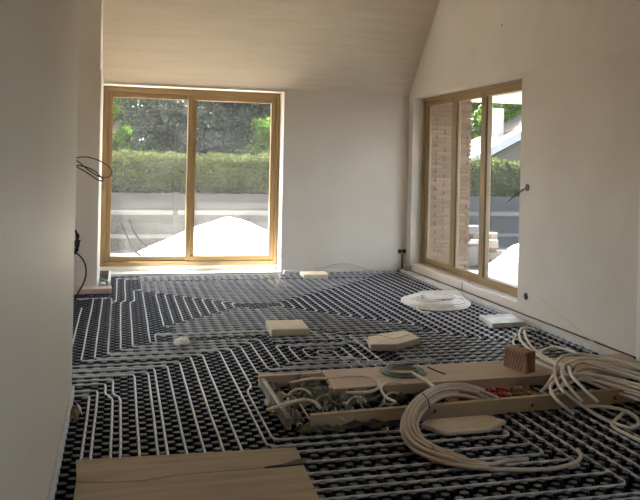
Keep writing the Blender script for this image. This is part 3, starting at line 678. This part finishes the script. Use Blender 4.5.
# bundle of white pipes at the right
RB = [
 ('white pipe sweeping over the plank and looping back along the floor at the right edge', [(652,373,.15),(625,363,.15),(600,357,.155),(578,354,.16),(562,357,.17),(555,367,.17),(556,380,.16),(563,391,.14),(580,404,.08),(598,416,.035),(616,424,.03),(630,428,.03),(638,425,.03),(637,418,.03),(626,411,.03),(606,407,.03),(585,406,.03)]),
 ('white pipe with a cut end hanging furthest left over the plank', [(652,388,.13),(610,378,.14),(580,374,.15),(562,377,.16),(552,384,.15),(551,391,.14),(558,401,.11),(574,414,.05)]),
 ('white pipe with a cut end in front of the plank, second from the left', [(652,382,.14),(615,371,.15),(585,363,.16),(568,363,.17),(562,371,.17),(566,383,.15),(582,401,.09)]),
 ('white pipe with a cut end in front of the plank, rightmost of the three', [(652,378,.14),(615,368,.155),(588,362,.165),(572,366,.175),(571,374,.17),(580,385,.15),(598,402,.09)]),
 ('white pipe arching from the bundle to a high loop beside the pale board', [(650,392,.12),(610,380,.13),(575,371,.13),(550,362,.12),(532,351,.10),(522,342,.08),(519,334,.06),(522,328,.05),(530,328,.04),(538,331,.03)]),
 ('white pipe running below the high loop past the hollow brick', [(650,396,.12),(600,382,.125),(565,373,.12),(546,366,.115),(530,358,.10),(518,349,.07),(513,342,.05),(516,336,.04)]),
 ('white pipe inside the high loop by the edge strip', [(645,386,.13),(600,376,.13),(565,366,.12),(545,357,.10),(532,347,.08),(526,338,.06),(524,331,.05)]),
 ('white pipe bowed along the foam edge strip', [(648,370,.11),(610,362,.10),(582,355,.09),(568,350,.08),(554,347,.07),(543,350,.06),(536,354,.06)]),
 ('white pipe lying straight along the top of the bundle', [(655,368,.14),(620,362,.145),(590,359,.15),(570,362,.15),(556,372,.14),(548,384,.12),(541,392,.06)]),
 ('short white pipe lying across the floor at the far right', [(623,413,.03),(615,420,.032),(612,425,.03),(622,432,.028),(645,443,.026)]),
 ('white pipe in the middle of the bundle leaving at the right edge', [(655,384,.12),(620,374,.13),(592,368,.135),(575,372,.13),(566,380,.115),(558,390,.07)]),
 ('white pipe at the bottom of the bundle behind the plank', [(655,393,.10),(630,387,.105),(600,381,.11),(578,380,.11),(562,387,.09),(550,394,.05)]),
 ('white pipe fanning out of the bundle behind the plank', [(655,401,.085),(630,393,.09),(605,384,.10),(585,376,.11),(570,372,.12)]),
 ('white pipe lowest in the fan behind the plank', [(645,402,.07),(618,393,.08),(596,385,.09),(578,378,.11)]),
]
for lab, pts in RB: tube_px('white_pipe', pts, .0098, M['pipe_white'], lab, group='white pipes in the bundle on the right', n=7)
bp = P(569,369,.165)
build(MB().tube([bp+Vector((0, math.cos(a_)*.04, math.sin(a_)*.03)) for a_ in [2*math.pi*i/12 for i in range(12)]], .003, 5, True).tube([bp+Vector((0,-.04,0)), bp+Vector((.01,-.05,.03))], .003, 5), 'cable_tie', M['dark_cable'], label='dark tie round the white pipe bundle', cat='tie')
def on_right(px, py, x):
    v = ray(px, py); return Vector((0,0,H))+v*(x/v.x)
build(MB().tube([P(602,349,.05), on_right(542,300,XR-.006)], .004, 6), 'thin_rod', M['foam_block'], label='thin pale rod leaning against the right wall', cat='rod')

# flat coil near the right window
fc = thing('pipe_coil', (3.1,7.1,.022), label='flat loose coil of white pipe near the right window', cat='pipe coil')
for k in range(9):
    a0 = .2*k; q = []; rx = .20+.018*k; ry = .17+.032*k
    cx, cy_ = 3.15-.010*k, 7.20-.020*k
    for t in range(41):
        a_ = a0+2*math.pi*t/40*.985; q.append((cx+math.cos(a_)*rx+.12*math.sin(a_)*ry, cy_+math.sin(a_)*ry, .034+.010*((k*7) % 4)*.5+.004*math.sin(2*a_+k)))
    build(MB().tube(q, .0105, 6), 'coil_turn', M['pipe_white'], fc, smooth=True)
for k in range(8):
    q = [(2.96+.045*k*.4+x, 7.04+.062*k, .05+.004*math.sin(6*x+k)) for x in [i*.05 for i in range(10)]]
    q = [(a_[0], a_[1]+.05*math.sin((a_[0]-2.9)*4), a_[2]) for a_ in q]
    build(MB().tube(q, .0105, 6), 'coil_strand', M['pipe_white'], fc, smooth=True)
for k in range(3):
    c_ = P(425+12*k, 311-2*k, .02); q = [(c_.x+math.cos(a_)*.07, c_.y+math.sin(a_)*.13, .033+.006*math.sin(a_)) for a_ in [i*.32 for i in range(15)]]
    build(MB().tube(q, .009, 6), 'loose_end', M['pipe_white'], fc, smooth=True)

# ------------------------------------------------------------------ small fittings
def wall_box(label, c_, axis, cat='socket box', two=False, r=.036):
    t = thing('socket_box', c_, label=label, cat=cat); ax = Vector(axis); side = ax.cross(Vector((0,0,1)))
    for k in ((-1, 1) if two else (0,)):
        cc_ = Vector(c_)+side*k*r*1.02
        build(MB().lathe([(r,0),(r*1.02,.004),(r*.9,.005)], cc_, 16, axis), 'rim', M['black_plastic'], t)
        build(MB().lathe([(r*.75,.0045),(r*.7,.0065),(r*.3,.0065)], cc_, 12, axis), 'insert', M['dark_cable'], t)
    return t
wall_box('double black socket box low on the back wall by the corner', (3.56, YB-.001, .27), (0,-1,0), two=True, r=.029)
build(MB().tube([(3.56,YB-.012,.235),(3.56,YB-.014,.12),(3.56,YB-.03,.03)], .008, 6).tube([(3.50,YB-.03,.02),(3.56,YB-.03,.03)], .02, 6), 'conduit', M['dark_cable'], label='dark conduit dropping from the double socket to the floor', cat='conduit')
build(MB().tube(smooth_path([(2.35,YB-.05,.03),(2.6,YB-.02,.10),(2.8,YB-.02,.13),(3.0,YB-.03,.07),(3.1,YB-.05,.03)],5), .006, 6), 'cable', M['pipe_cream'], label='pale cable bowed along the foot of the back wall', cat='cable')
build(MB().obox((3.57,9.10,.07), .07,.10,.09,(0,0,.2)).obox((3.57,9.10,.12), .05,.07,.02,(0,0,.2)), 'junction_box', M['grey_metal'], bevel=.006, label='small grey junction box in the far right corner', cat='box')
wall_box('black socket box on the right wall at window-sill height', (XR-.001, 6.245, .215), (-1,0,0), r=.032)
wall_box('black socket box high on the right wall beside the window', (XR-.001, 6.26, 1.215), (-1,0,0), r=.034)
hw = thing('hanging_wires', (XR-.02, 6.30, 1.05), label='green wires hanging from the high socket box across the window', cat='wires')
for k in range(4):
    q = smooth_path([(XR-.004, 6.27, 1.21), (XR-.04, 6.31+.01*k, 1.19-.012*k), (XR-.06, 6.36+.025*k, 1.155-.018*k), (XR-.065, 6.41+.04*k, 1.12-.02*k)], 5)
    build(MB().tube(q, .0022, 5), 'wire', M['green_cable'], hw, smooth=True)
build(MB().lathe([(.009,0),(.009,.004),(.004,.005)], (XR-.007, 6.80, 2.80), 10, (-1,0,0)), 'wall_plug', M['dark_cable'], label='tiny dark plug high on the gable wall', cat='plug')
# cables on the end of the left wall
def wire_loop(label, pts, r=.0036):
    return build(MB().tube(smooth_path(pts, 7), r, 6), 'cable', M['dark_cable'], smooth=True, label=label, cat='cable')
def WP(px, py, y): 
    v = ray(px, py); t = y/v.y; return Vector((0,0,H))+v*t
wire_loop('dark cable loop sticking out of the left wall, upper one', [WP(74,158,4.57),WP(86,157,4.58),WP(100,161,4.60),WP(111,169,4.62),WP(110,176,4.62),WP(101,177,4.6),WP(90,171,4.58),WP(76,160,4.57)])
wire_loop('dark cable loop sticking out of the left wall, lower one', [WP(75,165,4.57),WP(86,167,4.57),WP(96,172,4.58),WP(103,180,4.59),WP(98,180,4.58),WP(86,172,4.57),WP(75,166,4.57)])
cu = thing('cable_bundle', WP(76,242,4.56), label='knotted dark cables hanging low from the left wall end', cat='cables')
for k in range(3):
    q = smooth_path([WP(74+k,230,4.57),WP(79-k,236+k,4.57),WP(75+2*k,243,4.57),WP(78,250-k,4.57),WP(73+k,254,4.57),WP(77,246,4.58),WP(80,240,4.57)], 5)
    build(MB().tube(q, .005, 5), 'wire', M['dark_cable'], cu, smooth=True)
build(MB().tube(smooth_path([WP(74,252,4.57),WP(80,256,4.575),WP(85,264,4.58),WP(86,274,4.58),WP(83,284,4.58),WP(78,293,4.57),WP(75,300,4.57)],6), .005, 6), 'tail', M['dark_cable'], cu, smooth=True)
# objects at the foot of the pier
build(MB().box(-.50,-.07,7.99,8.16,.022,.075), 'timber_offcut', M['pink_foam'], bevel=.004, label='grey-beige board lying along the foot of the pier', cat='board')
wb = thing('white_crate', (-.16,8.7,.022), label='small white-edged crate at the foot of the window jamb', cat='crate')
for x in (-.225, -.10): build(MB().box(x-.012, x+.012, 8.3, 9.1, .022, .10), 'side', M['white_paint'], wb, bevel=.003)
build(MB().box(-.213,-.112,9.08,9.1,.022,.10), 'end_panel', M['film'], wb)
build(MB().box(-.213,-.112,8.3,8.32,.022,.06), 'end_panel', M['film'], wb)
build(MB().box(-.213,-.112,8.32,9.08,.024,.034), 'bottom', M['film_green'], wb)
for k in range(4): build(MB().obox((-.16+.02*(k % 2), 8.42+.16*k, .05), .05,.08,.03,(.2,.1,k)), 'filling', (M['film'], M['film_dark'])[k % 2], wb)
# flap at the foot of the left wall
v = [WP(70,391,4.50),WP(74,400,4.42),WP(82,416,4.35),WP(80,405,4.42)]
q = [P(71,398,.07),P(76,402,.065),P(82,415,.03),P(80,406,.045)]
build(MB().add(q+[p+Vector((.004,.0,-.006)) for p in q], [(0,1,2,3),(7,6,5,4),(0,4,5,1),(1,5,6,2),(2,6,7,3),(3,7,4,0)]), 'foam_flap', M['pink_foam'], label='torn pink foam flap at the foot of the left wall', cat='foam')
p = P(74,414,.02); build(crumple((p.x, p.y-.02, .02), .03, .09, .03, 77, 6), 'paper_scrap', M['scrap_wood'], label='brown crumpled paper under the pink foam flap', cat='paper')
p = P(182,341,.03); build(crumple((p.x, p.y, .02), .06, .10, .03, 78, 7), 'foam_scrap', M['foam'], label='small grey foam scrap lying between the pipes left of the middle', cat='scrap')
build(MB().obox((.97,9.33,.036), .14,.05,.012).obox((.97,9.33,.044), .10,.03,.006), 'sill_catch', M['grey_metal'], label='small grey bracket lying on the sunlit threshold', cat='bracket', bevel=.002)

for o in scene.objects:
    if '_o' in o.keys(): del o['_o']
